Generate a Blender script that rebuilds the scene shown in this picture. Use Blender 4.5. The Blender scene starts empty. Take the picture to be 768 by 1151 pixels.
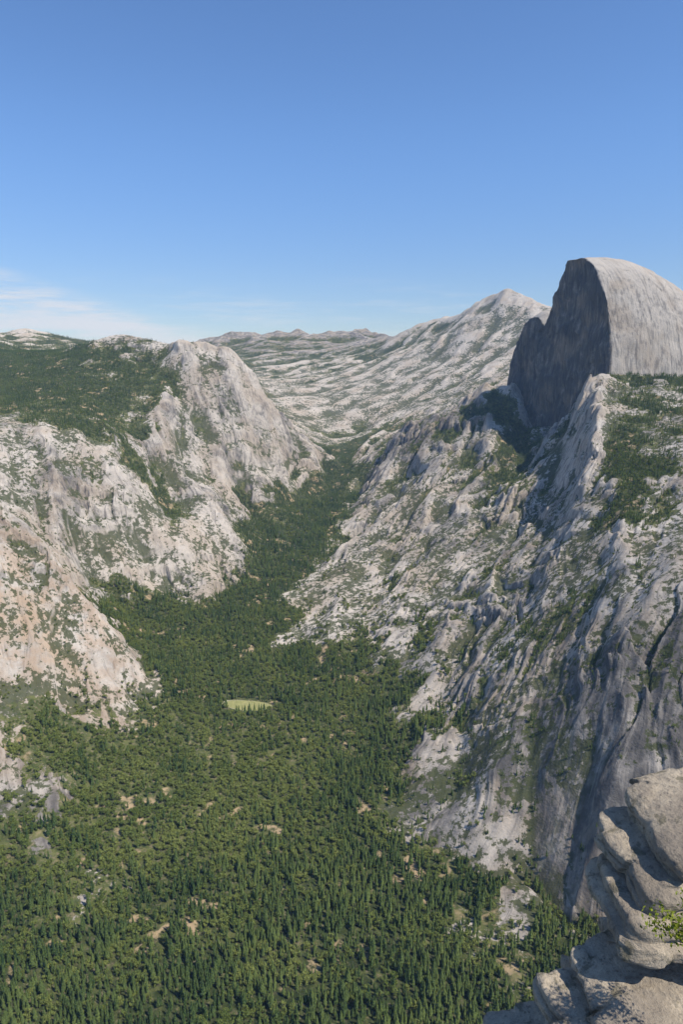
import bpy, bmesh, math, time
import numpy as np
from mathutils import Vector
from mathutils.geometry import delaunay_2d_cdt
T0=time.time()
rng=np.random.default_rng(7)
scene=bpy.context.scene
# ---------------------------------------------------------------- survey
PITCH=math.radians(12.9); CP=math.cos(PITCH); SP=math.sin(PITCH); F=767.0
def S(u,v,Y,g=0.3):
    a=(u-384)/F; b=(575.5-v)/F; den=CP+SP*b
    return (a/den, Y, Y*(-SP+CP*b)/den, g)
def W3(u,v,Y):
    t,y,z,_=S(u,v,Y); return (t*Y,Y,z)
# ---------------------------------------------------------------- noise
_p=rng.permutation(256).astype(np.int32); PERM=np.concatenate([_p,_p,_p])
_g=rng.normal(size=(256,3)); GR=(_g/np.linalg.norm(_g,axis=1)[:,None]).astype(np.float32)
_a=rng.uniform(0,2*np.pi,256); GR2=np.stack([np.cos(_a),np.sin(_a)],1).astype(np.float32)
JT=rng.uniform(0,1,(256,6)).astype(np.float32)
def n2(x,y,s=0):
    x=x+s*17.31; y=y-s*9.7
    xi=np.floor(x).astype(np.int32); yi=np.floor(y).astype(np.int32)
    xf=(x-xi).astype(np.float32); yf=(y-yi).astype(np.float32)
    u=xf*xf*xf*(xf*(xf*6-15)+10); v=yf*yf*yf*(yf*(yf*6-15)+10)
    def c(i,j):
        g=GR2[PERM[PERM[(xi+i)&255]+((yi+j)&255)]]
        return g[...,0]*(xf-i)+g[...,1]*(yf-j)
    a=c(0,0)*(1-u)+c(1,0)*u; b=c(0,1)*(1-u)+c(1,1)*u
    return (a*(1-v)+b*v)*1.5
def n3(x,y,z,s=0):
    x=x+s*13.7; y=y-s*5.3
    xi=np.floor(x).astype(np.int32); yi=np.floor(y).astype(np.int32); zi=np.floor(z).astype(np.int32)
    xf=(x-xi).astype(np.float32); yf=(y-yi).astype(np.float32); zf=(z-zi).astype(np.float32)
    f=lambda q:q*q*q*(q*(q*6-15)+10)
    u,v,w=f(xf),f(yf),f(zf)
    def c(i,j,k):
        g=GR[PERM[PERM[PERM[(xi+i)&255]+((yi+j)&255)]+((zi+k)&255)]]
        return g[...,0]*(xf-i)+g[...,1]*(yf-j)+g[...,2]*(zf-k)
    r=0
    for k,wk in ((0,1-w),(1,w)):
        a=c(0,0,k)*(1-u)+c(1,0,k)*u; b=c(0,1,k)*(1-u)+c(1,1,k)*u
        r=r+(a*(1-v)+b*v)*wk
    return r*1.5
def fbm2(x,y,o=4,s=0,rough=.5):
    r=0;a=1;t=0
    for i in range(o):
        r=r+a*n2(x,y,s+i);t+=a;a*=rough;x=x*2.03;y=y*2.03
    return r/t
def ridge2(x,y,o=4,s=0,rough=.5):
    r=0;a=1;t=0
    for i in range(o):
        q=1-np.abs(n2(x,y,s+i))*1.6
        r=r+a*q;t+=a;a*=rough;x=x*2.07;y=y*2.07
    return r/t
def fbm3(x,y,z,o=4,s=0,rough=.5):
    r=0;a=1;t=0
    for i in range(o):
        r=r+a*n3(x,y,z,s+i);t+=a;a*=rough;x=x*2.03;y=y*2.03;z=z*2.03
    return r/t
def facet(x,y,s=0,tilt=1.0,off=1.0):
    # broken-rock blocks: every cell is a randomly tilted, randomly raised plane
    x=(x+s*31.7).astype(np.float32); y=(y-s*11.1).astype(np.float32)
    xi=np.floor(x).astype(np.int32); yi=np.floor(y).astype(np.int32)
    best=np.full(x.shape,9e9,np.float32); h=np.zeros(x.shape,np.float32); tone=np.zeros(x.shape,np.float32)
    for i in (-1,0,1):
        for j in (-1,0,1):
            k=JT[PERM[PERM[(xi+i)&255]+((yi+j)&255)]]
            dx=x-(xi+i+k[...,0]); dy=y-(yi+j+k[...,1]); d=dx*dx+dy*dy
            m=d<best
            hh=(k[...,2]-.5)*off+((k[...,3]-.5)*dx+(k[...,4]-.5)*dy)*2*tilt
            h=np.where(m,hh,h); tone=np.where(m,k[...,5],tone); best=np.where(m,d,best)
    return h,tone
def sst(a,b,x):
    q=np.clip((x-a)/(b-a),0,1); return q*q*(3-2*q)
# ---------------------------------------------------------------- terrain control network
R=lambda t,Y,z,g=.4:(t,Y,z,g)
lines=[ # breaklines (crests, cliff feet, stream)
 [S(178,782,1800,.4),S(165,762,1830,.15),S(150,735,1860,.15),S(120,700,1900,.1),S(95,668,1940,.15),S(60,620,2000,.4),S(0,568,2080,.5),S(-220,500,2000,.4)],
 [S(-220,760,1350,.4),S(0,772,1550,.35),S(60,785,1600,.3),S(130,808,1650,.4)],
 [S(200,388,4350,.15),S(235,383,4450,.1),S(262,394,4450,.1),S(285,415,4450,.1),S(298,445,4450,.1),S(322,468,4600,.3),S(348,488,4750,.5),S(368,508,4950,.4)],
 [S(0,396,5000,.85),S(60,395,5000,.85),S(85,389,5000,.7),S(110,380,4900,.45),S(140,375,4950,.4),S(170,381,4750,.5),S(190,385,4600,.3)],
 [S(255,390,13500,.5),S(262,383,14000,.5),S(275,371,14500,.4),S(300,377,14500,.5),S(340,371,15000,.4),S(360,377,15000,.4),S(385,374,15000,.4),S(412,369,15500,.4),S(428,378,15000,.4)],
 [S(430,379,11000,.4),S(455,370,10300,.5),S(490,360,9800,.5),S(520,348,9200,.3),S(545,335,8700,.1),S(570,326,8300,.05),S(600,337,8000,.1),S(622,345,7800,.2),S(680,350,7500,.3),S(768,370,7000,.3),S(990,400,6500,.3)],
 [S(440,495,4500,.3),S(455,478,4450,.3),S(480,470,4350,.4),S(505,462,4250,.5),S(525,443,4150,.5),S(545,432,4100,.6),S(570,430,4050,.5)],
 [S(662,416,3230,.1),S(668,440,3000,.2),S(672,470,2700,.2),S(664,520,2400,.2),S(650,570,2200,.2),S(645,600,2050,.2)],
 [S(645,470,3250,.2),S(632,510,3000,.3),S(618,560,2750,.3),S(608,600,2400,.2),S(600,640,2120,.2)],
 [S(300,722,2210,.6),S(330,712,2280,.5),S(350,690,2450,.4),S(338,655,2790,.6),S(372,630,3020,.5),S(388,600,3400,.5),S(405,560,4050,.5),S(410,530,4600,.6),S(405,505,5200,.5)],
]
pts=[
 S(-150,1151,829,1),S(50,1151,829,1),S(250,1151,829,1),S(450,1151,829,1),S(640,1151,825,.8),S(900,1151,800,.3),
 S(-220,1000,1000,.7),S(0,1000,1085,.9),S(150,1000,1094,1),S(300,1000,1094,1),S(450,1000,1094,1),
 S(100,900,1320,.8),S(200,900,1350,.95),S(300,900,1357,1),S(400,900,1357,1),S(440,870,1440,.9),
 S(200,800,1720,1),S(280,800,1750,1),S(350,800,1753,1),S(400,800,1750,1),S(430,790,1785,.8),
 S(215,750,2000,1),S(300,750,2025,1),S(370,755,1990,1),S(400,735,2100,.7),
 S(160,700,2330,.9),S(230,700,2390,1),S(290,705,2340,1),S(290,650,2840,1),S(335,652,2830,1),
 S(300,600,3400,1),S(345,600,3460,1),S(270,575,3650,.9),S(370,560,4140,1),S(330,565,3950,.9),S(385,530,4780,1),S(385,513,5150,.9),
 # near-left talus
 S(0,950,1140,.7),S(-220,900,1080,.6),S(0,880,1290,.2),S(60,870,1360,.55),S(30,920,1230,.40),S(35,955,1150,.40),S(60,900,1280,.45),S(100,940,1220,.75),S(130,850,1470,.85),S(-100,820,1350,.6),S(0,795,1490,.7),S(60,800,1540,.8),
 S(0,650,1800,.05),S(60,700,1800,.05),S(100,745,1750,.05),S(-220,620,1700,.1),
 R(-.328,2050,-930,.8),R(-.40,2120,-800,.6),R(-.44,2180,-640,.5),R(-.515,2250,-520,.5),R(-.8,2200,-400,.5),
 # left walls
 S(150,690,2380,.8),S(120,665,2450,.4),S(170,668,2520,.5),S(200,662,2640,.3),S(265,656,2770,.6),S(100,650,2480,.3),S(60,600,2450,.42),S(0,555,2500,.42),
 S(0,520,2680,.35),S(0,478,3000,.25),S(60,560,2650,.3),S(60,520,2850,.25),S(60,482,3080,.3),S(120,600,2650,.25),S(120,550,2850,.25),S(120,515,3020,.35),
 S(160,620,2720,.12),S(165,585,2850,.25),S(200,620,2760,.05),S(235,635,2780,.05),S(210,590,2950,.35),S(240,578,3150,.2),
 S(170,545,3150,.78),S(190,575,3080,.72),S(160,500,3400,.6),S(0,468,3250,.75),S(60,470,3300,.75),S(110,490,3200,.65),
 S(200,540,3400,.25),S(250,540,3600,.2),S(290,560,3720,.45),S(335,545,4150,.42),S(200,500,3600,.35),S(250,500,3850,.25),S(290,510,4000,.2),S(330,515,4400,.25),S(360,528,4800,.6),
 S(180,470,3650,.6),S(220,470,3900,.6),S(260,465,4050,.42),S(290,475,4150,.2),S(320,490,4400,.25),
 S(220,420,4150,.18),S(260,430,4200,.05),S(240,450,4050,.4),
 R(-.155,5000,-150),R(-.108,5000,-480),R(-.078,5100,-560),R(-.045,5300,-660),R(-.235,5100,-50),
 S(190,430,4100,.7),S(150,430,4050,.8),S(100,440,3900,.88),S(0,440,3900,.9),S(0,415,4400,.95),S(60,410,4500,.9),S(100,398,4650,.7),S(150,395,4600,.6),
 S(-220,430,3900,.7),S(-220,480,3000,.2),S(-220,385,5200,.7),
 R(-.45,5800,20,.6),R(-.35,5700,-20,.6),R(-.28,5600,-50,.6),S(0,374,7500,.6),S(30,369,7500,.3),S(60,377,7500,.8),S(-220,378,7500,.5),S(90,383,7500,.8),
 R(-.8,12000,100,.5),R(-.4,12000,100,.5),R(-.25,15000,150,.5),
 # upper canyon
 S(270,400,11000,.6),S(300,392,11500,.65),S(350,392,11500,.55),S(400,392,12000,.65),S(430,390,11500,.65),
 S(290,420,8800,.45),S(330,425,8300,.4),S(380,420,8500,.4),S(420,400,9500,.55),
 S(310,455,6300,.35),S(340,470,6100,.3),S(370,482,6000,.4),S(400,486,5900,.5),S(390,500,5500,.6),S(420,490,5500,.65),S(440,480,5700,.6),
 S(370,450,6800,.1),S(420,450,6600,.15),S(420,430,7400,.2),S(460,440,6700,.1),S(500,440,6300,.3),S(480,400,7800,.1),S(520,400,7300,.1),S(540,430,6000,.4),
 S(560,400,6800,.1),S(560,370,7600,.08),S(600,370,7200,.1),S(600,400,6500,.3),S(500,370,9000,.5),S(460,385,9300,.45),
 R(.26,10500,400),R(.13,12500,200),R(.5,9000,0),R(.8,9000,0),
 R(-.9,26000,-200),R(0,26000,-200),R(.9,26000,-200),R(-.1,18000,300),
 # right wall
 S(370,690,2330,.1),S(385,660,2600,.1),S(400,630,2880,.1),S(410,600,3200,.2),S(420,570,3550,.3),S(430,540,3950,.35),S(435,510,4350,.3),
 R(.095,5000,-560),R(.16,5000,-500),R(.21,4900,-420),R(.245,4700,-330),
 S(450,560,3500,.35),S(440,610,3050,.3),S(430,650,2650,.3),S(415,700,2280,.42),S(440,740,1990,.5),S(450,690,2250,.35),S(480,640,2560,.3),S(480,590,2980,.3),
 S(490,540,3450,.35),S(480,500,3950,.45),S(520,500,3750,.5),S(530,470,3950,.65),S(560,460,3900,.82),S(590,450,3880,.7),S(590,480,3780,.65),S(580,510,3500,.68),S(600,520,3350,.68),
 S(550,530,3350,.55),S(540,570,3000,.42),S(520,620,2600,.35),S(500,680,2220,.35),S(480,730,1960,.42),S(480,770,1800,.47),S(560,620,2500,.4),S(570,570,2850,.47),
 S(540,680,2060,.35),S(570,680,1950,.35),S(530,740,1780,.4),S(520,800,1600,.42),S(560,760,1600,.45),S(560,820,1400,.4),
 S(470,820,1570,.5),S(455,860,1450,.4),S(480,880,1370,.25),S(460,930,1262,.4),S(500,920,1250,.2),S(540,900,1235,.25),S(520,860,1400,.35),S(560,950,1155,.25),
 S(500,960,1185,.55),S(545,990,1110,.55),S(600,985,1115,.5),S(640,1030,1020,.5),S(700,1060,960,.5),S(600,1080,930,.8),S(900,1060,900,.3),
 S(600,900,1200,.2),S(600,820,1335,.3),S(600,740,1590,.45),S(600,680,1830,.4),
 S(640,960,1095,.2),S(640,880,1175,.15),S(640,800,1290,.25),S(650,720,1500,.35),S(640,650,1780,.35),
 S(690,970,1050,.15),S(690,880,1110,.1),S(700,800,1195,.1),S(700,700,1400,.2),S(700,620,1730,.5),S(700,570,2000,.8),S(690,520,2330,.78),S(700,480,2650,.6),
 S(700,450,2950,.6),S(720,435,3150,.65),S(768,440,3050,.7),S(768,480,2500,.5),S(768,530,2100,.55),S(768,580,1820,.45),S(768,650,1450,.25),S(768,750,1230,.1),
 S(768,850,1110,.1),S(768,950,1010,.1),S(990,950,940,.1),S(990,750,1150,.1),S(990,600,1550,.2),S(990,500,2200,.4),S(990,440,2900,.6),S(990,410,4000,.5),
 S(650,440,3420,.3),S(670,430,3400,.2),S(650,456,3540,.3),S(625,484,3740,.4),S(603,476,3950,.5),S(580,440,4150,.5),
 R(.40,3550,-130),R(.36,3900,-220),R(.45,3600,-110),R(.5,3900,-110),R(.33,4150,-260),R(.3,4400,-300),R(.4,4700,-300),
 S(768,424,3320,.7),S(720,422,3280,.65),S(690,420,3260,.5),S(990,420,3400,.6),
]
for t in (-.9,-.4,0,.4,.9):
    pts+= [R(t,500,-955,.9),R(t,300,-820,.6),R(t,140,-600,.3)]
P=[];E=[]
for L in lines:
    for i,p in enumerate(L):
        P.append(p)
        if i: E.append((len(P)-2,len(P)-1))
P+=pts
KT=2.0
v2=[Vector((p[0]*KT,math.log(p[1]))) for p in P]
ov,oe,of,orig,_,_=delaunay_2d_cdt(v2,E,[],0,1e-6)
pz=[]
Pa=np.array(P)
for i,v in enumerate(ov):
    o=orig[i]
    if len(o): pz.append((P[o[0]][2],P[o[0]][3]))
    else:
        d=np.hypot(Pa[:,0]*KT-v.x,np.log(Pa[:,1])-v.y); k=np.argsort(d)[:3]; w=1/(d[k]+1e-4)
        pz.append(((Pa[k,2]*w).sum()/w.sum(),(Pa[k,3]*w).sum()/w.sum()))
NT=1000
tt=np.linspace(-.76,.76,NT)
lw=np.concatenate([np.linspace(math.log(150),math.log(760),50)[:-1],np.linspace(math.log(760),math.log(9500),1560)[:-1],np.linspace(math.log(9500),math.log(17000),170)[:-1],np.linspace(math.log(17000),math.log(25500),20)])
NR=len(lw)
zz=np.full((NR,NT),-900.0); vg=np.full((NR,NT),.3)
for f in of:
    for k in range(1,len(f)-1):
        a,b,c=ov[f[0]],ov[f[k]],ov[f[k+1]]
        za,zb,zc=pz[f[0]],pz[f[k]],pz[f[k+1]]
        x0,x1=min(a.x,b.x,c.x)/KT,max(a.x,b.x,c.x)/KT; y0,y1=min(a.y,b.y,c.y),max(a.y,b.y,c.y)
        j0,j1=np.searchsorted(tt,x0),np.searchsorted(tt,x1,'right'); i0,i1=np.searchsorted(lw,y0),np.searchsorted(lw,y1,'right')
        if j1<=j0 or i1<=i0: continue
        X,Y=np.meshgrid(tt[j0:j1]*KT,lw[i0:i1])
        d=(b.y-c.y)*(a.x-c.x)+(c.x-b.x)*(a.y-c.y)
        if abs(d)<1e-12: continue
        l1=((b.y-c.y)*(X-c.x)+(c.x-b.x)*(Y-c.y))/d; l2=((c.y-a.y)*(X-c.x)+(a.x-c.x)*(Y-c.y))/d; l3=1-l1-l2
        m=(l1>=-1e-6)&(l2>=-1e-6)&(l3>=-1e-6)
        zz[i0:i1,j0:j1][m]=(l1*za[0]+l2*zb[0]+l3*zc[0])[m]; vg[i0:i1,j0:j1][m]=(l1*za[1]+l2*zb[1]+l3*zc[1])[m]
def blur(A,s):
    r=int(s*3); k=np.exp(-.5*(np.arange(-r,r+1)/s)**2); k/=k.sum()
    for ax in (0,1):
        pad=[(0,0),(0,0)]; pad[ax]=(r,r); B=np.pad(A,pad,mode='edge'); C=np.zeros_like(A)
        for i,w in enumerate(k):
            C+=w*(B[i:i+A.shape[0],:] if ax==0 else B[:,i:i+A.shape[1]])
        A=C
    return A
zs=blur(zz,3.5); vg=blur(vg,5.0)
Yg=np.exp(lw)[:,None]*np.ones((1,NT)); Tg=np.ones((NR,1))*tt[None,:]; Xg=Tg*Yg
def grad(Z):
    zt=np.gradient(Z,tt,axis=1); zy=np.gradient(Z,np.exp(lw),axis=0)
    gx=zt/Yg; gy=zy-Tg/Yg*zt
    return gx,gy
gx,gy=grad(blur(zs,8.0)); sl=np.hypot(gx,gy)
print('base',time.time()-T0)
rock=1-sst(.6,.95,vg)
steep=sst(.15,.6,sl)
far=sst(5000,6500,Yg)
wx=Xg+75*n2(Xg/420,Yg/420,3)+24*n2(Xg/100,Yg/100,5); wy=Yg+75*n2(Xg/420,Yg/420,8)+24*n2(Xg/100,Yg/100,9)
side=sst(-500,250,Xg-(-.1*Yg))
zone=sst(-.1,.35,fbm2(Xg/360,Yg/360,3,44)+.05*side*(Yg<4500)) # 0 smooth slabs, 1 broken rock
def axes(dx,dy):
    n=math.hypot(dx,dy);dx/=n;dy/=n
    return -wx*dy+wy*dx, wx*dx+wy*dy
rmod=sst(-.25,.3,n2(Xg/240,Yg/240,47))
def ribs(ac,al,s):
    big=ridge2(ac/360,al/1300,2,s); mid=ridge2(ac/110,al/460,3,s+4,.5); sm_=ridge2(ac/34,al/180,2,s+8,.5)
    fa,ta=facet(ac/95,al/240,s+1,.8,.8); fb,tb_=facet(ac/32,al/66,s+2,.9,.8)
    return (big-.6)*80+(mid-.6)*44*(.4+.6*zone)+(sm_-.6)*16*rmod, fa*34*(.45+.55*zone)+fb*10*(.15+.85*zone), ta*.5+tb_*.5
aR=axes(-.55,-.85); aL=axes(.43,-.9); aF=axes(-.72,-.7)
r1,f1,t1=ribs(*aR,11); r0,f0,t0=ribs(*aL,31)
rb=r1*side+r0*(1-side)*.62; fc=np.where(side>.5,f1,f0*.8); tone=np.where(side>.5,t1,t0)
AC=np.where(far>.5,aF[0],np.where(side>.5,aR[0],aL[0])); AL=np.where(far>.5,aF[1],np.where(side>.5,aR[1],aL[1]))
nearf=np.clip(Yg/2400,.5,1.25)
det=fbm2(wx/60,wy/60,4,51,.55)*13
Z=zs+rock*(.25+.75*steep)*nearf*(rb*(1-.6*far)+fc*(1-.85*far)+det*(.2+.8*zone)*(1-.85*far))
Z+=rock*far*((ridge2(aF[0]/300,aF[1]/1800,2,140,.45)-.6)*42)
Z+= (1-rock)*(fbm2(Xg/160,Yg/160,4,61)*10)*np.clip(sl*4+.25,0,1.5)
st=85*nearf
ph=fbm2(Xg/260,Yg/260,4,71,.6)
q=(Z+110*ph)/st; fr=q-np.floor(q)
Z+= rock*steep*(sst(.3,.7,fr)-fr)*st*.42*(1-far)*sst(-.1,.3,fbm2(Xg/400,Yg/400,2,77))*sst(1500,2100,Yg)
pk=sst(12000,14200,Yg)*(1-sst(16000,19000,Yg))
Z+=pk*((ridge2(Xg/1100,Yg/1800,3,120,.42)-.6)*240)+sst(6500,9000,Yg)*(1-pk)*(fbm2(Xg/1000,Yg/1100,3,130,.45))*90
gx,gy=grad(Z); nx,ny,nz=-gx,-gy,np.ones_like(gx); ln=np.sqrt(nx*nx+ny*ny+1); nx/=ln;ny/=ln;nz/=ln
d3=fbm3(Xg/30,Yg/30,Z/60,4,81,.6)*11*rock*nearf*(.3+.7*(1-nz))*(.2+.8*zone)*(1-.8*far)
VX=Xg+nx*d3; VY=Yg+ny*d3; VZ=Z+nz*d3
cav=np.clip((blur(Z,9.0)-Z)/(18*nearf),-1,1)
print('noise',time.time()-T0)
def grid_mesh(name,VX,VY,VZ):
    nr,nc=VX.shape
    me=bpy.data.meshes.new(name)
    co=np.stack([VX,VY,VZ],-1).reshape(-1,3).astype(np.float32)
    i=np.arange(nr*nc).reshape(nr,nc)
    q=np.stack([i[:-1,:-1],i[:-1,1:],i[1:,1:],i[1:,:-1]],-1).reshape(-1,4)
    me.vertices.add(len(co)); me.vertices.foreach_set('co',co.ravel())
    me.loops.add(q.size); me.loops.foreach_set('vertex_index',np.ascontiguousarray(q).ravel().astype(np.int32))
    me.polygons.add(len(q)); me.polygons.foreach_set('loop_start',(np.arange(len(q))*4).astype(np.int32))
    me.polygons.foreach_set('use_smooth',np.ones(len(q),bool))
    me.update(calc_edges=True)
    ob=bpy.data.objects.new(name,me); scene.collection.objects.link(ob)
    return ob
terrain=grid_mesh('terrain',VX,VY,VZ)
def fattr(me,name,arr):
    at=me.attributes.new(name,'FLOAT','POINT'); at.data.foreach_set('value',arr.astype(np.float32).ravel())
vn=fbm2(Xg/230,Yg/230,5,91,.65)
gz2=np.hypot(*grad(blur(Z,2.0)))
dens=sst(.34,.76,vg+vn*.68+cav*.22*rock-sst(.8,1.5,gz2)*.3*rock)
mx,my,_=W3(278,793,1780)
mead=np.exp(-(((Xg-mx+ (Yg-my)*.3)/72)**2+((Yg-my)/30)**2)**2)
clear=sst(.34,.48,n2(Xg/34,Yg/34,101)*.6+n2(Xg/150,Yg/150,102)*.6)
dens=dens*(1-sst(.2,.6,mead))
def blob(X0,Y0,rx,ry): return np.exp(-(((Xg-X0)/rx)**2+((Yg-Y0)/ry)**2))
open_=np.clip(blob(-560,1400,420,360)*1.1+blob(-250,1500,250,300)*.5,0,1)   # oak and manzanita slope, more open ground
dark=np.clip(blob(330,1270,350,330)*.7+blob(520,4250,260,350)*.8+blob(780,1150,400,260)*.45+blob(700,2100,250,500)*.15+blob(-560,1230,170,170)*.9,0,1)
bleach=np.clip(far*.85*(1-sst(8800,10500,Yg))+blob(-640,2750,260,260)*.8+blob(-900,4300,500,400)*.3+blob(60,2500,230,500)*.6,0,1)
fattr(terrain.data,'veg',dens); fattr(terrain.data,'meadow',mead); fattr(terrain.data,'clearing',clear*sst(.5,1,dens)*(1-mead))
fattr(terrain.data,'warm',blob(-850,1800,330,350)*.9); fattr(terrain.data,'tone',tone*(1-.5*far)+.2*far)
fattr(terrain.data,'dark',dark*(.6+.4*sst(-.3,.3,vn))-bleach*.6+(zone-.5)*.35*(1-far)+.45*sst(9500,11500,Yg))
fattr(terrain.data,'cav',cav); fattr(terrain.data,'smooth_slab',np.clip(far*.75+(1-zone)*.5,0,1))
fattr(terrain.data,'across',AC); fattr(terrain.data,'along',AL); fattr(terrain.data,'deep',sst(.6,1,dens)*(1-.85*open_))
print('mesh',time.time()-T0)
# ---------------------------------------------------------------- half dome
fdir=np.array([-.233,.972]);fdir/=np.linalg.norm(fdir); back=np.array([fdir[1],-fdir[0]])
def domeD(q,p):
    rq=np.where(q<3660,(np.clip(3660-q,0,None)/375)**2.2,(np.clip(q-3748,0,None)/300)**1.0)
    dp=p-130
    rp=np.where(dp<0,(np.abs(dp)/1000)**2.0,(np.abs(dp)/860)**1.75)
    r=rq+rp
    D=-150+638*np.clip(1-r,0,1)**.68-np.clip(r-1,0,5)*200
    r2=(np.abs(q-4050)/250)**2.2+(np.abs(p-110)/260)**2.2
    D2=-250+510*np.clip(1-r2,0,1)**.55-np.clip(r2-1,0,5)*200
    return np.maximum(D,D2)
nq=460
qv=np.linspace(3180,4420,nq); pv=np.concatenate([np.linspace(0,60,30)[:-1],np.linspace(60,1050,270)])
nf=210
Qf,_=np.meshgrid(qv,np.zeros(nf),indexing='xy')
top=domeD(qv,np.zeros(nq)); fz=np.linspace(0,1,nf)[:,None]
Hf=-520+(top[None,:]+520)*fz
Qt,Pt=np.meshgrid(qv,pv); Ht=domeD(Qt,Pt)
Qa=np.concatenate([Qf[:-1],Qt]); Pa2=np.concatenate([np.zeros((nf-1,nq)),Pt]); Ha=np.concatenate([Hf[:-1],Ht])
onf=np.concatenate([np.ones((nf-1,nq)),np.zeros_like(Pt)])
Pa2=Pa2-onf*(60*np.clip((250-Ha)/800,0,1))
face0x=1288-.2400*(Qa-3300)
DX=face0x+back[0]*Pa2; DY=Qa+back[1]*Pa2; DZ=Ha
V=np.stack([DX,DY,DZ],-1); n=np.cross(np.gradient(V,axis=1),np.gradient(V,axis=0)); n/=(np.linalg.norm(n,axis=-1,keepdims=True)+1e-9)
ff,ft=facet(Qa/75,Ha/190,5,.6,.8); ff2,ft2=facet(Qa/24,Ha/80,6,.8,.9)
flute=onf*(ff*18+ff2*6)+fbm3(DX/30,DY/30,DZ/200,4,7,.55)*10*(.2+.8*onf)+fbm3(DX/170,DY/170,DZ/190,3,17)*30*(.6+.4*onf)+fbm3(DX/14,DY/14,DZ/30,2,27)*2.0*(.4+.6*onf)
sa,st_=facet((DX+DY*.4)/120,DZ/70,9,.5,.6); flute+=(1-onf)*sa*6
DX+=n[...,0]*flute;DY+=n[...,1]*flute;DZ+=n[...,2]*flute*.6
dome=grid_mesh('half_dome',DX,DY,DZ)
fattr(dome.data,'dark',onf*.85-(1-onf)*.25); fattr(dome.data,'tone',onf*(ft*.6+ft2*.6)+(1-onf)*st_*.4); fattr(dome.data,'smooth_slab',(1-onf)*.6)  # shade of the face is put into its rock colour, with dark streaks; body paler
fattr(dome.data,'across',onf*Qa*1.2+(1-onf)*(DX*.9+DY*.4)); fattr(dome.data,'along',DZ)
# ---------------------------------------------------------------- materials
def newmat(name):
    m=bpy.data.materials.new(name); m.use_nodes=True; nt=m.node_tree; nt.nodes.clear(); return m,nt
class N:
    def __init__(s,nt): s.nt=nt
    def __call__(s,ty,ins={},**kw):
        n=s.nt.nodes.new(ty)
        for k,v in kw.items(): setattr(n,k,v)
        for k,v in ins.items():
            if isinstance(v,bpy.types.NodeSocket): s.nt.links.new(v,n.inputs[k])
            else: n.inputs[k].default_value=v
        return n
    def math(s,op,a,b=0.0,clamp=False):
        n=s.nt.nodes.new('ShaderNodeMath'); n.operation=op; n.use_clamp=clamp
        for i,v in enumerate((a,b)):
            if isinstance(v,bpy.types.NodeSocket): s.nt.links.new(v,n.inputs[i])
            else: n.inputs[i].default_value=v
        return n.outputs[0]
    def noise(s,vec,scale,det=4,rough=.55):
        n=s('ShaderNodeTexNoise',{'Vector':vec,'Scale':scale,'Detail':det,'Roughness':rough}); return n.outputs['Fac']
    def mapv(s,vec,sc,rot=(0,0,0)):
        n=s('ShaderNodeMapping',{'Vector':vec,'Scale':sc,'Rotation':rot}); return n.outputs[0]
    def rng(s,v,a,b,c=0.0,d=1.0):
        n=s('ShaderNodeMapRange',{'Value':v,'From Min':a,'From Max':b,'To Min':c,'To Max':d},interpolation_type='SMOOTHSTEP'); return n.outputs[0]
    def mix(s,f,a,b,bt='MIX'):
        n=s.nt.nodes.new('ShaderNodeMix'); n.data_type='RGBA'; n.blend_type=bt
        for k,v in ((0,f),(6,a),(7,b)):
            if isinstance(v,bpy.types.NodeSocket): s.nt.links.new(v,n.inputs[k])
            else: n.inputs[k].default_value=v if k==0 else (*v,1)
        return n.outputs[2]
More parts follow.
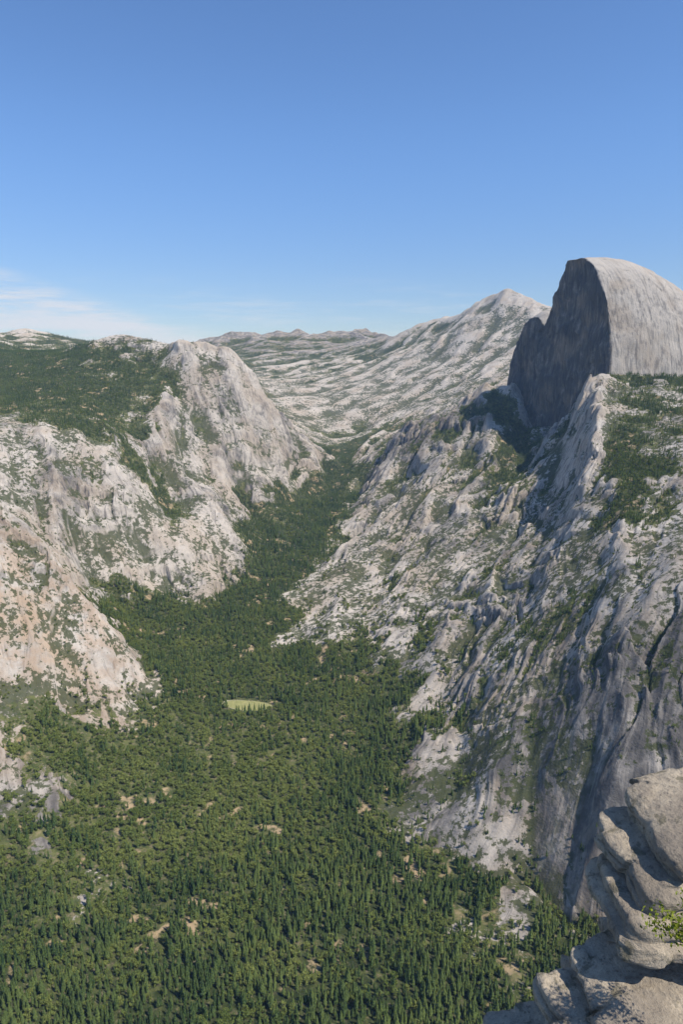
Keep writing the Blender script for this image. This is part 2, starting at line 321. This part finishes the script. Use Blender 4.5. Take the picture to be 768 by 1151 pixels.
def rockmat(name,terr=True):
    m,nt=newmat(name); n=N(nt)
    tc=n('ShaderNodeTexCoord').outputs['Object']; geo=n('ShaderNodeNewGeometry')
    nzv=n('ShaderNodeSeparateXYZ',{0:geo.outputs['Normal']}).outputs[2]
    at=lambda s:n('ShaderNodeAttribute',attribute_name=s).outputs['Fac']
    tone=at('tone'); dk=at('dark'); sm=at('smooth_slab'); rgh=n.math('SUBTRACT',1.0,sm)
    midn=n.noise(tc,1/60,6,.66); fine=n.noise(tc,1/8,4,.68); patch=n.noise(tc,1/200,3)
    flow=n('ShaderNodeCombineXYZ',{0:at('across'),1:at('along'),2:0.0}).outputs[0]
    fl1=n.noise(n.mapv(flow,(1/11,1/150,1)),1.0,4,.6); fl2=n.noise(n.mapv(flow,(1/45,1/360,1)),1.0,4,.6)
    streak=n.noise(n.mapv(tc,(1/14,1/14,1/190)),1.0,5,.62)
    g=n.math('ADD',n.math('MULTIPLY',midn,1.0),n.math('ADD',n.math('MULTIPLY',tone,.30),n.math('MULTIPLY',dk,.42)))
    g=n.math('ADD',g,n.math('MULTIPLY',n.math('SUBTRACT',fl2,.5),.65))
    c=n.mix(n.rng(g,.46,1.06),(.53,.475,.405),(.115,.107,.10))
    c=n.mix(n.math('MULTIPLY',n.rng(patch,.46,.62),.5),c,(.38,.30,.215))
    st=n.math('MULTIPLY',n.rng(streak,.47,.62),n.rng(nzv,.8,.35))
    c=n.mix(n.math('MULTIPLY',st,n.math('ADD',.22,n.math('MULTIPLY',rgh,.5))),c,(.07,.07,.074))
    fmask=n.rng(patch,.62,.40,.35,1.0)
    c=n.mix(n.math('MULTIPLY',n.math('MULTIPLY',n.rng(fl1,.53,.66),fmask),n.math('ADD',.35,n.math('MULTIPLY',rgh,.4))),c,(.09,.085,.08))
    c=n.mix(n.math('MULTIPLY',n.rng(fl1,.44,.33),n.math('MULTIPLY',.4,n.rng(dk,1.0,.4,.35,1.0))),c,(.54,.49,.42))
    c=n.mix(n.math('MULTIPLY',n.rng(fine,.54,.72),n.math('ADD',.15,n.math('MULTIPLY',rgh,.35))),c,(.11,.105,.098))
    if terr:
        veg=at('veg'); mead=at('meadow'); clr=at('clearing'); wm=at('warm'); cv=at('cav'); deep=at('deep')
        c=n.mix(n.math('MULTIPLY',wm,n.rng(midn,.4,.6,0.0,.7)),c,(.50,.36,.24))
        br=n.noise(tc,1/19,5,.72); br2=n.noise(tc,1/160,3,.6)
        bb=n.math('ADD',n.math('ADD',br,n.math('MULTIPLY',br2,.65)),n.math('MULTIPLY',cv,.13))
        bm=n.math('MULTIPLY',n.rng(bb,.795,.855),n.rng(nzv,.40,.64))
        grn=n.mix(n.noise(tc,1/12,3),(.025,.038,.014),(.095,.105,.04))
        c=n.mix(n.math('MULTIPLY',bm,.88),c,grn)
        vm=n.math('ADD',veg,n.math('MULTIPLY',n.math('SUBTRACT',br,.5),1.9))
        fl=n.mix(n.rng(n.noise(tc,1/30,4,.6),.35,.65),(.06,.078,.028),(.14,.15,.055))
        fl=n.mix(n.rng(fine,.50,.66),fl,(.22,.185,.115))
        fl=n.mix(n.math('MULTIPLY',deep,n.rng(br,.62,.42,.2,.85)),fl,(.025,.037,.016))
        c=n.mix(n.rng(vm,.38,.55),c,fl)
        c=n.mix(n.math('MULTIPLY',clr,n.rng(br,.4,.6)),c,(.40,.30,.18))
        c=n.mix(n.rng(mead,.25,.6),c,n.mix(br,(.15,.18,.05),(.42,.38,.18)))
    b1=n('ShaderNodeBump',{'Height':n.math('MULTIPLY',n.math('ADD',n.math('ADD',n.math('MULTIPLY',midn,12.0),n.math('MULTIPLY',fl1,-4.0)),n.math('MULTIPLY',fine,4.5)),n.math('ADD',.25,n.math('MULTIPLY',rgh,.75))),'Strength':.85,'Distance':1.0})
    bs=n('ShaderNodeBsdfDiffuse',{'Color':c,'Roughness':.5,'Normal':b1.outputs[0]})
    n('ShaderNodeOutputMaterial',{'Surface':bs.outputs[0]}); return m
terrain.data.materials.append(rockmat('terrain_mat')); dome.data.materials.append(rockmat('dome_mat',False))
def leafmat(name,c1,c2,c3=None):
    m,nt=newmat(name); n=N(nt)
    oi=n('ShaderNodeObjectInfo'); tc=n('ShaderNodeTexCoord').outputs['Object']
    rg=n.noise(oi.outputs['Location'],1/130,3,.6)
    f=n.math('ADD',n.math('MULTIPLY',oi.outputs['Random'],.6),n.rng(rg,.35,.65,-.25,.65),True)
    c=n.mix(f,c1,c2); c=n.mix(n.rng(n.noise(tc,9,1),.4,.65,0,.5),c,tuple(x*1.5 for x in c2))
    bs=n('ShaderNodeBsdfDiffuse',{'Color':c})
    n('ShaderNodeOutputMaterial',{'Surface':bs.outputs[0]}); return m
def plain(name,col):
    m,nt=newmat(name); n=N(nt); tc=n('ShaderNodeTexCoord').outputs['Object']
    c=n.mix(n.noise(tc,6,2),tuple(x*.6 for x in col),col)
    bs=n('ShaderNodeBsdfDiffuse',{'Color':c}); n('ShaderNodeOutputMaterial',{'Surface':bs.outputs[0]}); return m
mconi=leafmat('conifer_needles',(.022,.045,.017),(.095,.125,.036)); moak=leafmat('oak_leaves',(.08,.115,.028),(.18,.205,.055)); mbark=plain('bark',(.14,.10,.07))
def mkmesh(name,vs,fs,mi,mats):
    me=bpy.data.meshes.new(name); me.from_pydata(vs,[],fs)
    for m in mats: me.materials.append(m)
    me.polygons.foreach_set('material_index',mi); me.update()
    return bpy.data.objects.new(name,me)
def conifer(name,rw,seed):
    r=np.random.default_rng(seed); vs=[];fs=[];mi=[]
    for k in range(5):
        a=k*2*math.pi/5; vs+=[(.012*math.cos(a),.012*math.sin(a),-.03),(.003*math.cos(a),.003*math.sin(a),.95)]
    for k in range(5):
        j=(k+1)%5; fs.append((2*k,2*j,2*j+1,2*k+1)); mi.append(1)
    L=12; h0=r.uniform(.12,.3)
    for k in range(L):
        h=h0+(.98-h0)*(k/(L-1))**.95; rad=rw*(1-h)**.7*(1.0 if k>1 else .7)+.012
        nb=7 if k<8 else 5
        for b in range(nb):
            a=2*math.pi*(b+r.uniform(-.35,.35))/nb+k*.7; rr=rad*r.uniform(.5,1.2); wd=rr*.42+.006; dz=-rr*.45+r.uniform(-.012,.012)
            ca,sa=math.cos(a),math.sin(a); m=.6
            i=len(vs)
            vs+=[(0,0,h+.02),(ca*rr*m-sa*wd,sa*rr*m+ca*wd,h+dz*.55-.012),(ca*rr,sa*rr,h+dz),(ca*rr*m+sa*wd,sa*rr*m-ca*wd,h+dz*.55-.012),(ca*rr*m,sa*rr*m,h+dz*.3+.018)]
            fs+=[(i,i+1,i+4),(i+1,i+2,i+4),(i+2,i+3,i+4),(i+3,i,i+4)]; mi+=[0]*4
    return mkmesh(name,vs,fs,mi,[mconi,mbark])
def oak(name,seed):
    r=np.random.default_rng(seed); vs=[];fs=[];mi=[]
    def limb(p,q,r0,r1):
        i=len(vs); p=np.array(p);q=np.array(q); d=q-p; d/=np.linalg.norm(d); s=np.cross(d,(0.3,1,0.2)); s/=np.linalg.norm(s); t=np.cross(d,s)
        for k in range(5):
            a=k*2*math.pi/5; o=s*math.cos(a)+t*math.sin(a); vs.append(tuple(p+o*r0)); vs.append(tuple(q+o*r1))
        for k in range(5):
            j=(k+1)%5; fs.append((i+2*k,i+2*j,i+2*j+1,i+2*k+1)); mi.append(1)
    limb((0,0,-.05),(0,0,.4),.035,.022)
    cl=[]
    for k in range(7):
        a=k*.9+r.uniform(-.2,.2); c=np.array((math.cos(a)*.3*r.uniform(.3,1.1),math.sin(a)*.3*r.uniform(.3,1.1),r.uniform(.4,.85)))
        cl.append((c,r.uniform(.14,.22))); limb((0,0,.32),c,.015,.006)
    for c,R0 in cl:
        for _ in range(34):
            d=r.normal(size=3); d/=np.linalg.norm(d); p=c+d*R0*r.uniform(.65,1.1); s=r.uniform(.04,.065)
            nrm=d+r.normal(size=3)*.5; a=np.cross(nrm,(0,0,1)); a/=np.linalg.norm(a)+1e-6; b=np.cross(nrm,a); b/=np.linalg.norm(b)+1e-6
            i=len(vs); vs+=[tuple(p+a*s),tuple(p+b*s),tuple(p-a*s),tuple(p-b*s)]; fs.append((i,i+1,i+2,i+3)); mi.append(0)
    return mkmesh(name,vs,fs,mi,[moak,mbark])
col=bpy.data.collections.new('tree_kinds')
for k in range(5): col.objects.link(conifer('conifer_%d'%(k+1),(.13,.16,.19,.15,.22)[k],k+1))
for k in range(3): col.objects.link(oak('oak_%d'%(k+1),k+20))
# ---------------------------------------------------------------- scatter trees
def samp(A,fi,fj):
    i=np.clip(fi.astype(int),0,NR-2); j=np.clip(fj.astype(int),0,NT-2); a=fi-i;b=fj-j
    return A[i,j]*(1-a)*(1-b)+A[i+1,j]*a*(1-b)+A[i,j+1]*(1-a)*b+A[i+1,j+1]*a*b
def scatter(y0,y1,area):
    nn=int(.76*(y1*y1-y0*y0)/area); Y=np.sqrt(rng.uniform(y0*y0,y1*y1,nn)); t=rng.uniform(-.755,.755,nn)
    fi=np.interp(np.log(Y),lw,np.arange(NR)); fj=(t+.76)/1.52*(NT-1)
    X=t*Y; d=samp(dens,fi,fj); g=samp(gz2,fi,fj); op=samp(open_,fi,fj)
    clump=n2(X/14,Y/14,201)*.7+n2(X/55,Y/55,202)*.7
    keep=(rng.uniform(0,1,nn)<sst(.1,.95,d+clump*.7-.25*op)*(1-.92*samp(clear*(dens>.5),fi,fj)) ) | ((rng.uniform(0,1,nn)<.46*sst(.0,.5,clump*.8+.5*samp(cav,fi,fj)))&(g<1.25)&(Y<6000))
    keep&=samp(mead,fi,fj)<.3
    fi,fj,X,Y,d,op=fi[keep],fj[keep],X[keep],Y[keep],d[keep],op[keep]
    return samp(VX,fi,fj),samp(VY,fi,fj),samp(VZ,fi,fj),d,op
SX=[];SY=[];SZ=[];SS=[];SI=[]
for y0,y1,ar in ((600,1500,48),(1500,2500,70),(2500,5300,105),(5300,12000,1300)):
    x,y,z,d,op=scatter(y0,y1,ar); k=len(x)
    oakp=np.clip(.16+.8*op+.5*np.exp(-((y-2250)/400)**2)+.5*n2(x/90,y/90,301),0,.93)
    isoak=(rng.uniform(0,1,k)<oakp)&(y<4500)
    floorm=(z<-850)
    h=np.where(floorm,11+23*rng.beta(1.3,1.7,k)+10*n2(x/70,y/70,305),rng.uniform(9,22,k))
    h=np.where(d<.4,h*.6,h)
    h=np.where(isoak,np.where(floorm,rng.uniform(7,17,k),rng.uniform(4,10,k)),h)
    if y0>5000: h*=1.2
    SX.append(x);SY.append(y);SZ.append(z-.5);SS.append(h);SI.append(np.where(isoak,5+rng.integers(0,3,k),rng.integers(0,5,k)))
SX,SY,SZ,SS,SI=[np.concatenate(q) for q in (SX,SY,SZ,SS,SI)]
print('trees',len(SX),time.time()-T0)
me=bpy.data.meshes.new('pine_forest'); me.vertices.add(len(SX)); me.vertices.foreach_set('co',np.stack([SX,SY,SZ],-1).astype(np.float32).ravel())
fattr(me,'scl',SS); fattr(me,'rot',rng.uniform(0,6.28,len(SX)))
at=me.attributes.new('idx','INT','POINT'); at.data.foreach_set('value',SI.astype(np.int32))
forest=bpy.data.objects.new('pine_forest',me); scene.collection.objects.link(forest)
ng=bpy.data.node_groups.new('scatter','GeometryNodeTree')
ng.interface.new_socket('Geometry',in_out='INPUT',socket_type='NodeSocketGeometry'); ng.interface.new_socket('Geometry',in_out='OUTPUT',socket_type='NodeSocketGeometry')
nd=ng.nodes; gi=nd.new('NodeGroupInput'); go=nd.new('NodeGroupOutput'); mp=nd.new('GeometryNodeMeshToPoints'); ip=nd.new('GeometryNodeInstanceOnPoints'); ci=nd.new('GeometryNodeCollectionInfo')
ci.inputs['Collection'].default_value=col; ci.inputs['Separate Children'].default_value=True; ci.inputs['Reset Children'].default_value=True
def na(nm,ty):
    x=nd.new('GeometryNodeInputNamedAttribute'); x.data_type=ty; x.inputs['Name'].default_value=nm; return x.outputs['Attribute']
cx=nd.new('ShaderNodeCombineXYZ'); L=ng.links.new
L(gi.outputs[0],mp.inputs['Mesh']); L(mp.outputs[0],ip.inputs['Points']); L(ci.outputs[0],ip.inputs['Instance']); ip.inputs['Pick Instance'].default_value=True
L(na('idx','INT'),ip.inputs['Instance Index']); L(na('rot','FLOAT'),cx.inputs[2]); L(cx.outputs[0],ip.inputs['Rotation'])
L(na('scl','FLOAT'),ip.inputs['Scale']); L(ip.outputs[0],go.inputs[0])
forest.modifiers.new('scatter','NODES').node_group=ng
# ---------------------------------------------------------------- near ledge
def granite():
    m,nt=newmat('weathered_granite'); n=N(nt); tc=n('ShaderNodeTexCoord').outputs['Object']
    a=n.noise(tc,1.3,6,.65); f=n.noise(tc,14,5,.7); sp=n.noise(tc,90,3,.7)
    c=n.mix(n.rng(a,.35,.65),(.31,.26,.20),(.56,.47,.345))
    c=n.mix(n.math('MULTIPLY',n.rng(f,.52,.68),.6),c,(.12,.11,.095))
    c=n.mix(n.math('MULTIPLY',n.rng(sp,.55,.7),.6),c,(.10,.095,.09))
    c=n.mix(n.math('MULTIPLY',n.rng(n.noise(tc,3.1,5,.7),.56,.64),.65),c,(.14,.13,.085))
    h=n.math('ADD',n.math('MULTIPLY',f,.07),n.math('ADD',n.math('MULTIPLY',sp,.008),n.math('MULTIPLY',a,.14)))
    b=n('ShaderNodeBump',{'Height':h,'Strength':.9,'Distance':1.0})
    bs=n('ShaderNodeBsdfDiffuse',{'Color':c,'Roughness':.5,'Normal':b.outputs[0]})
    n('ShaderNodeOutputMaterial',{'Surface':bs.outputs[0]}); return m
mg=granite()
def slab(name,c,dims,rot,seed,nlay=3,e=5.0,sub=6,rough=1.0):
    # weathered exfoliation slab: squarish block whose edge steps in and out with horizontal sheets
    bm=bmesh.new(); bmesh.ops.create_icosphere(bm,subdivisions=sub,radius=1); me=bpy.data.meshes.new(name); bm.to_mesh(me); bm.free()
    k=len(me.vertices); co=np.empty(k*3,np.float32); me.vertices.foreach_get('co',co); d=co.reshape(-1,3).astype(float)
    p=d/((np.abs(d)**e).sum(1)**(1/e))[:,None]; o=seed*11.3
    D=np.array(dims)/2; p=p*D
    x,y,z=p.T
    ang=np.arctan2(d[:,1],d[:,0])
    fa,_t=facet(np.cos(ang)*1.6+o,np.sin(ang)*1.6+z*.8,seed,.9,.7)
    side_=np.sqrt(np.clip(1-(z/D[2])**8,0,1))*np.clip(np.hypot(d[:,0],d[:,1])*1.3,0,1)
    zl=z+.06*n3(x/.8+o,y/.8,z/.8,seed+5); L_=dims[2]/nlay; q=zl/L_; lf=np.abs(q-np.round(q)); li=np.round(q-.5).astype(int)
    step=JT[(li*7+seed*13)&255,0]-.5
    disp=fa*.26+step*.26+fbm3(x/1.0+o,y/1.0,z/.9,3,seed)*.12
    groove=np.exp(-(lf/.08)**2)*.16*sst(-.4,.1,n3(x/.9+o,y/.9,z/.9,seed+6))
    r2=(disp-groove)*side_*rough
    hx=np.hypot(x,y)+1e-6
    p[:,0]+=x/hx*r2; p[:,1]+=y/hx*r2
    tf,_t=facet(x/.7+o,y/.7,seed+3,.35,.4)
    p[:,2]+=(fbm3(x/.9+o,y/.9,z/.9,4,seed+2,.5)*.10+tf*.10)*rough*np.sign(z)*np.abs(z/D[2])
    s=fbm3(x/.22+o,y/.22,z/.12,4,seed+3,.6)*.05*rough
    p=p+d*s[:,None]
    me.vertices.foreach_set('co',p.astype(np.float32).ravel()); me.polygons.foreach_set('use_smooth',np.ones(len(me.polygons),bool)); me.materials.append(mg); me.update()
    ob=bpy.data.objects.new(name,me); ob.location=c; ob.rotation_euler=rot; scene.collection.objects.link(ob); return ob
rad=math.radians
slab('granite_boulder',W3(808,922,8.1),(2.1,1.5,.56),(rad(4),rad(-7),rad(12)),1,1,6)
slab('granite_boulder',W3(786,960,7.9),(2.1,1.7,.40),(rad(2),rad(-5),rad(4)),7,2,7)
slab('granite_boulder',W3(806,990,7.9),(1.4,1.1,.4),(rad(0),rad(0),rad(4)),8,1,6)
slab('granite_boulder',W3(766,1022,7.5),(1.9,1.6,.50),(rad(-3),rad(3),rad(-8)),2,1,7)
slab('granite_boulder',W3(704,1100,7.8),(1.1,1.2,1.1),(rad(10),rad(-20),rad(30)),3,1,5)
slab('granite_boulder',W3(760,1108,7.0),(2.1,1.3,.38),(rad(4),rad(-4),rad(14)),4,1,7)
slab('granite_boulder',W3(738,1154,6.8),(2.5,1.4,.42),(rad(2),rad(2),rad(4)),9,2,7)
slab('granite_boulder',W3(610,1217,6.9),(1.5,1.4,.5),(rad(5),rad(-4),rad(-14)),5,2,6)
slab('bedrock_outcrop',(6.7,7.2,-14.8),(7,6,12),(0,0,rad(10)),6,9,5,6,3)
def bush(c,R0,seed):
    r=np.random.default_rng(seed); vs=[];fs=[];mi=[]
    for s in range(30):
        d=r.normal(size=3); d[2]=abs(d[2]); d/=np.linalg.norm(d); tip=d*R0*r.uniform(.6,1.1); i=len(vs)
        vs+=[(0.006,0,0),(-.006,0,0),tuple(tip)]; fs.append((i,i+1,i+2)); mi.append(1)
        for _ in range(90):
            p=tip*r.uniform(.35,1.05)+r.normal(size=3)*.05; a=r.normal(size=3);a/=np.linalg.norm(a); b=np.cross(a,r.normal(size=3)); b/=np.linalg.norm(b); l=r.uniform(.016,.03)
            i=len(vs); vs+=[tuple(p-a*l),tuple(p+b*l*.5),tuple(p+a*l),tuple(p-b*l*.5)]; fs.append((i,i+1,i+2,i+3)); mi.append(0)
    o=mkmesh('bush',vs,fs,mi,[leafmat('bush_leaves',(.12,.16,.02),(.20,.22,.03)),mbark]); o.location=c; scene.collection.objects.link(o)
bush(W3(793,1072,6.0),.6,5)
# ---------------------------------------------------------------- air (thin blue haze between the camera and the far ridges)
bm=bmesh.new(); bmesh.ops.create_cube(bm,size=1); me=bpy.data.meshes.new('atmosphere'); bm.to_mesh(me); bm.free()
air=bpy.data.objects.new('atmosphere',me); air.scale=(18000,9700,1950); air.location=(0,3950,-125); scene.collection.objects.link(air)
m,nt=newmat('air'); n=N(nt); vs_=n('ShaderNodeVolumeScatter',{'Color':(.42,.66,1,1),'Density':2.1e-5,'Anisotropy':.0}); n('ShaderNodeOutputMaterial',{'Volume':vs_.outputs[0]}); me.materials.append(m)
# ---------------------------------------------------------------- light, sky
SUN_EL=rad(55); SUN_AZ=rad(121)
sd=Vector((math.sin(SUN_AZ)*math.cos(SUN_EL),math.cos(SUN_AZ)*math.cos(SUN_EL),math.sin(SUN_EL)))
sl_=bpy.data.lights.new('sun','SUN'); sl_.energy=5.0; sl_.angle=rad(.53); sl_.color=(1,.945,.86)
so=bpy.data.objects.new('sun',sl_); so.rotation_euler=sd.to_track_quat('Z','Y').to_euler(); scene.collection.objects.link(so)
w=bpy.data.worlds.new('World'); scene.world=w; w.use_nodes=True; w.node_tree.nodes.clear(); n=N(w.node_tree)
sky=n('ShaderNodeTexSky',sky_type='NISHITA',sun_disc=False,sun_elevation=SUN_EL,sun_rotation=SUN_AZ,altitude=1500,air_density=1.0,dust_density=.3,ozone_density=1.6)
tc=n('ShaderNodeTexCoord').outputs['Generated']; sx=n('ShaderNodeSeparateXYZ',{0:tc}).outputs
el=sx[2]; tb=n.math('DIVIDE',sx[0],n.math('MAXIMUM',sx[1],.05))
tint=n.mix(n.rng(el,0.0,.3),(.80,.90,1.12),(1.06,1.36,1.72))
hs=n.mix(1.0,sky.outputs[0],tint,'MULTIPLY')
cv=n('ShaderNodeCombineXYZ',{0:tb,1:n.math('MULTIPLY',el,5.0),2:0.0}).outputs[0]
cn=n.noise(n('ShaderNodeMapping',{'Vector':cv,'Rotation':(0,0,rad(14)),'Scale':(3.2,7,1)}).outputs[0],1.6,8,.66)
topl=n.math('SUBTRACT',-.004,n.math('MULTIPLY',tb,.25))
m1=n.rng(n.math('SUBTRACT',topl,el),-.002,.03); m2=n.rng(el,.0,.02); m3=n.rng(sx[1],.1,.3)
mk=n.math('MULTIPLY',n.math('MULTIPLY',m1,m2),n.math('MULTIPLY',n.rng(cn,.34,.60),m3))
mk=n.math('MULTIPLY',mk,n.rng(tb,.1,-.32))
wisp=n.math('MULTIPLY',n.math('MULTIPLY',n.rng(cn,.46,.68),n.math('MULTIPLY',n.rng(el,.12,.05),n.rng(el,.0,.03))),n.math('MULTIPLY',n.rng(tb,.35,.1),m3))
mk=n.math('MAXIMUM',mk,n.math('MULTIPLY',wisp,.4))
cc=n.mix(n.math('MULTIPLY',mk,.9),hs,(7.2,7.7,8.6))
bg=n('ShaderNodeBackground',{'Color':cc,'Strength':.1}); n('ShaderNodeOutputWorld',{'Surface':bg.outputs[0]})
# ---------------------------------------------------------------- camera
cd=bpy.data.cameras.new('camera'); cd.sensor_fit='VERTICAL'; cd.sensor_height=24; cd.lens=24*F/1151; cd.clip_start=.1; cd.clip_end=90000
co=bpy.data.objects.new('camera',cd); co.rotation_euler=(math.pi/2-PITCH,0,0); scene.collection.objects.link(co); scene.camera=co
scene.view_settings.view_transform='Standard'; scene.view_settings.look='None'; scene.view_settings.exposure=0
print('done',time.time()-T0)
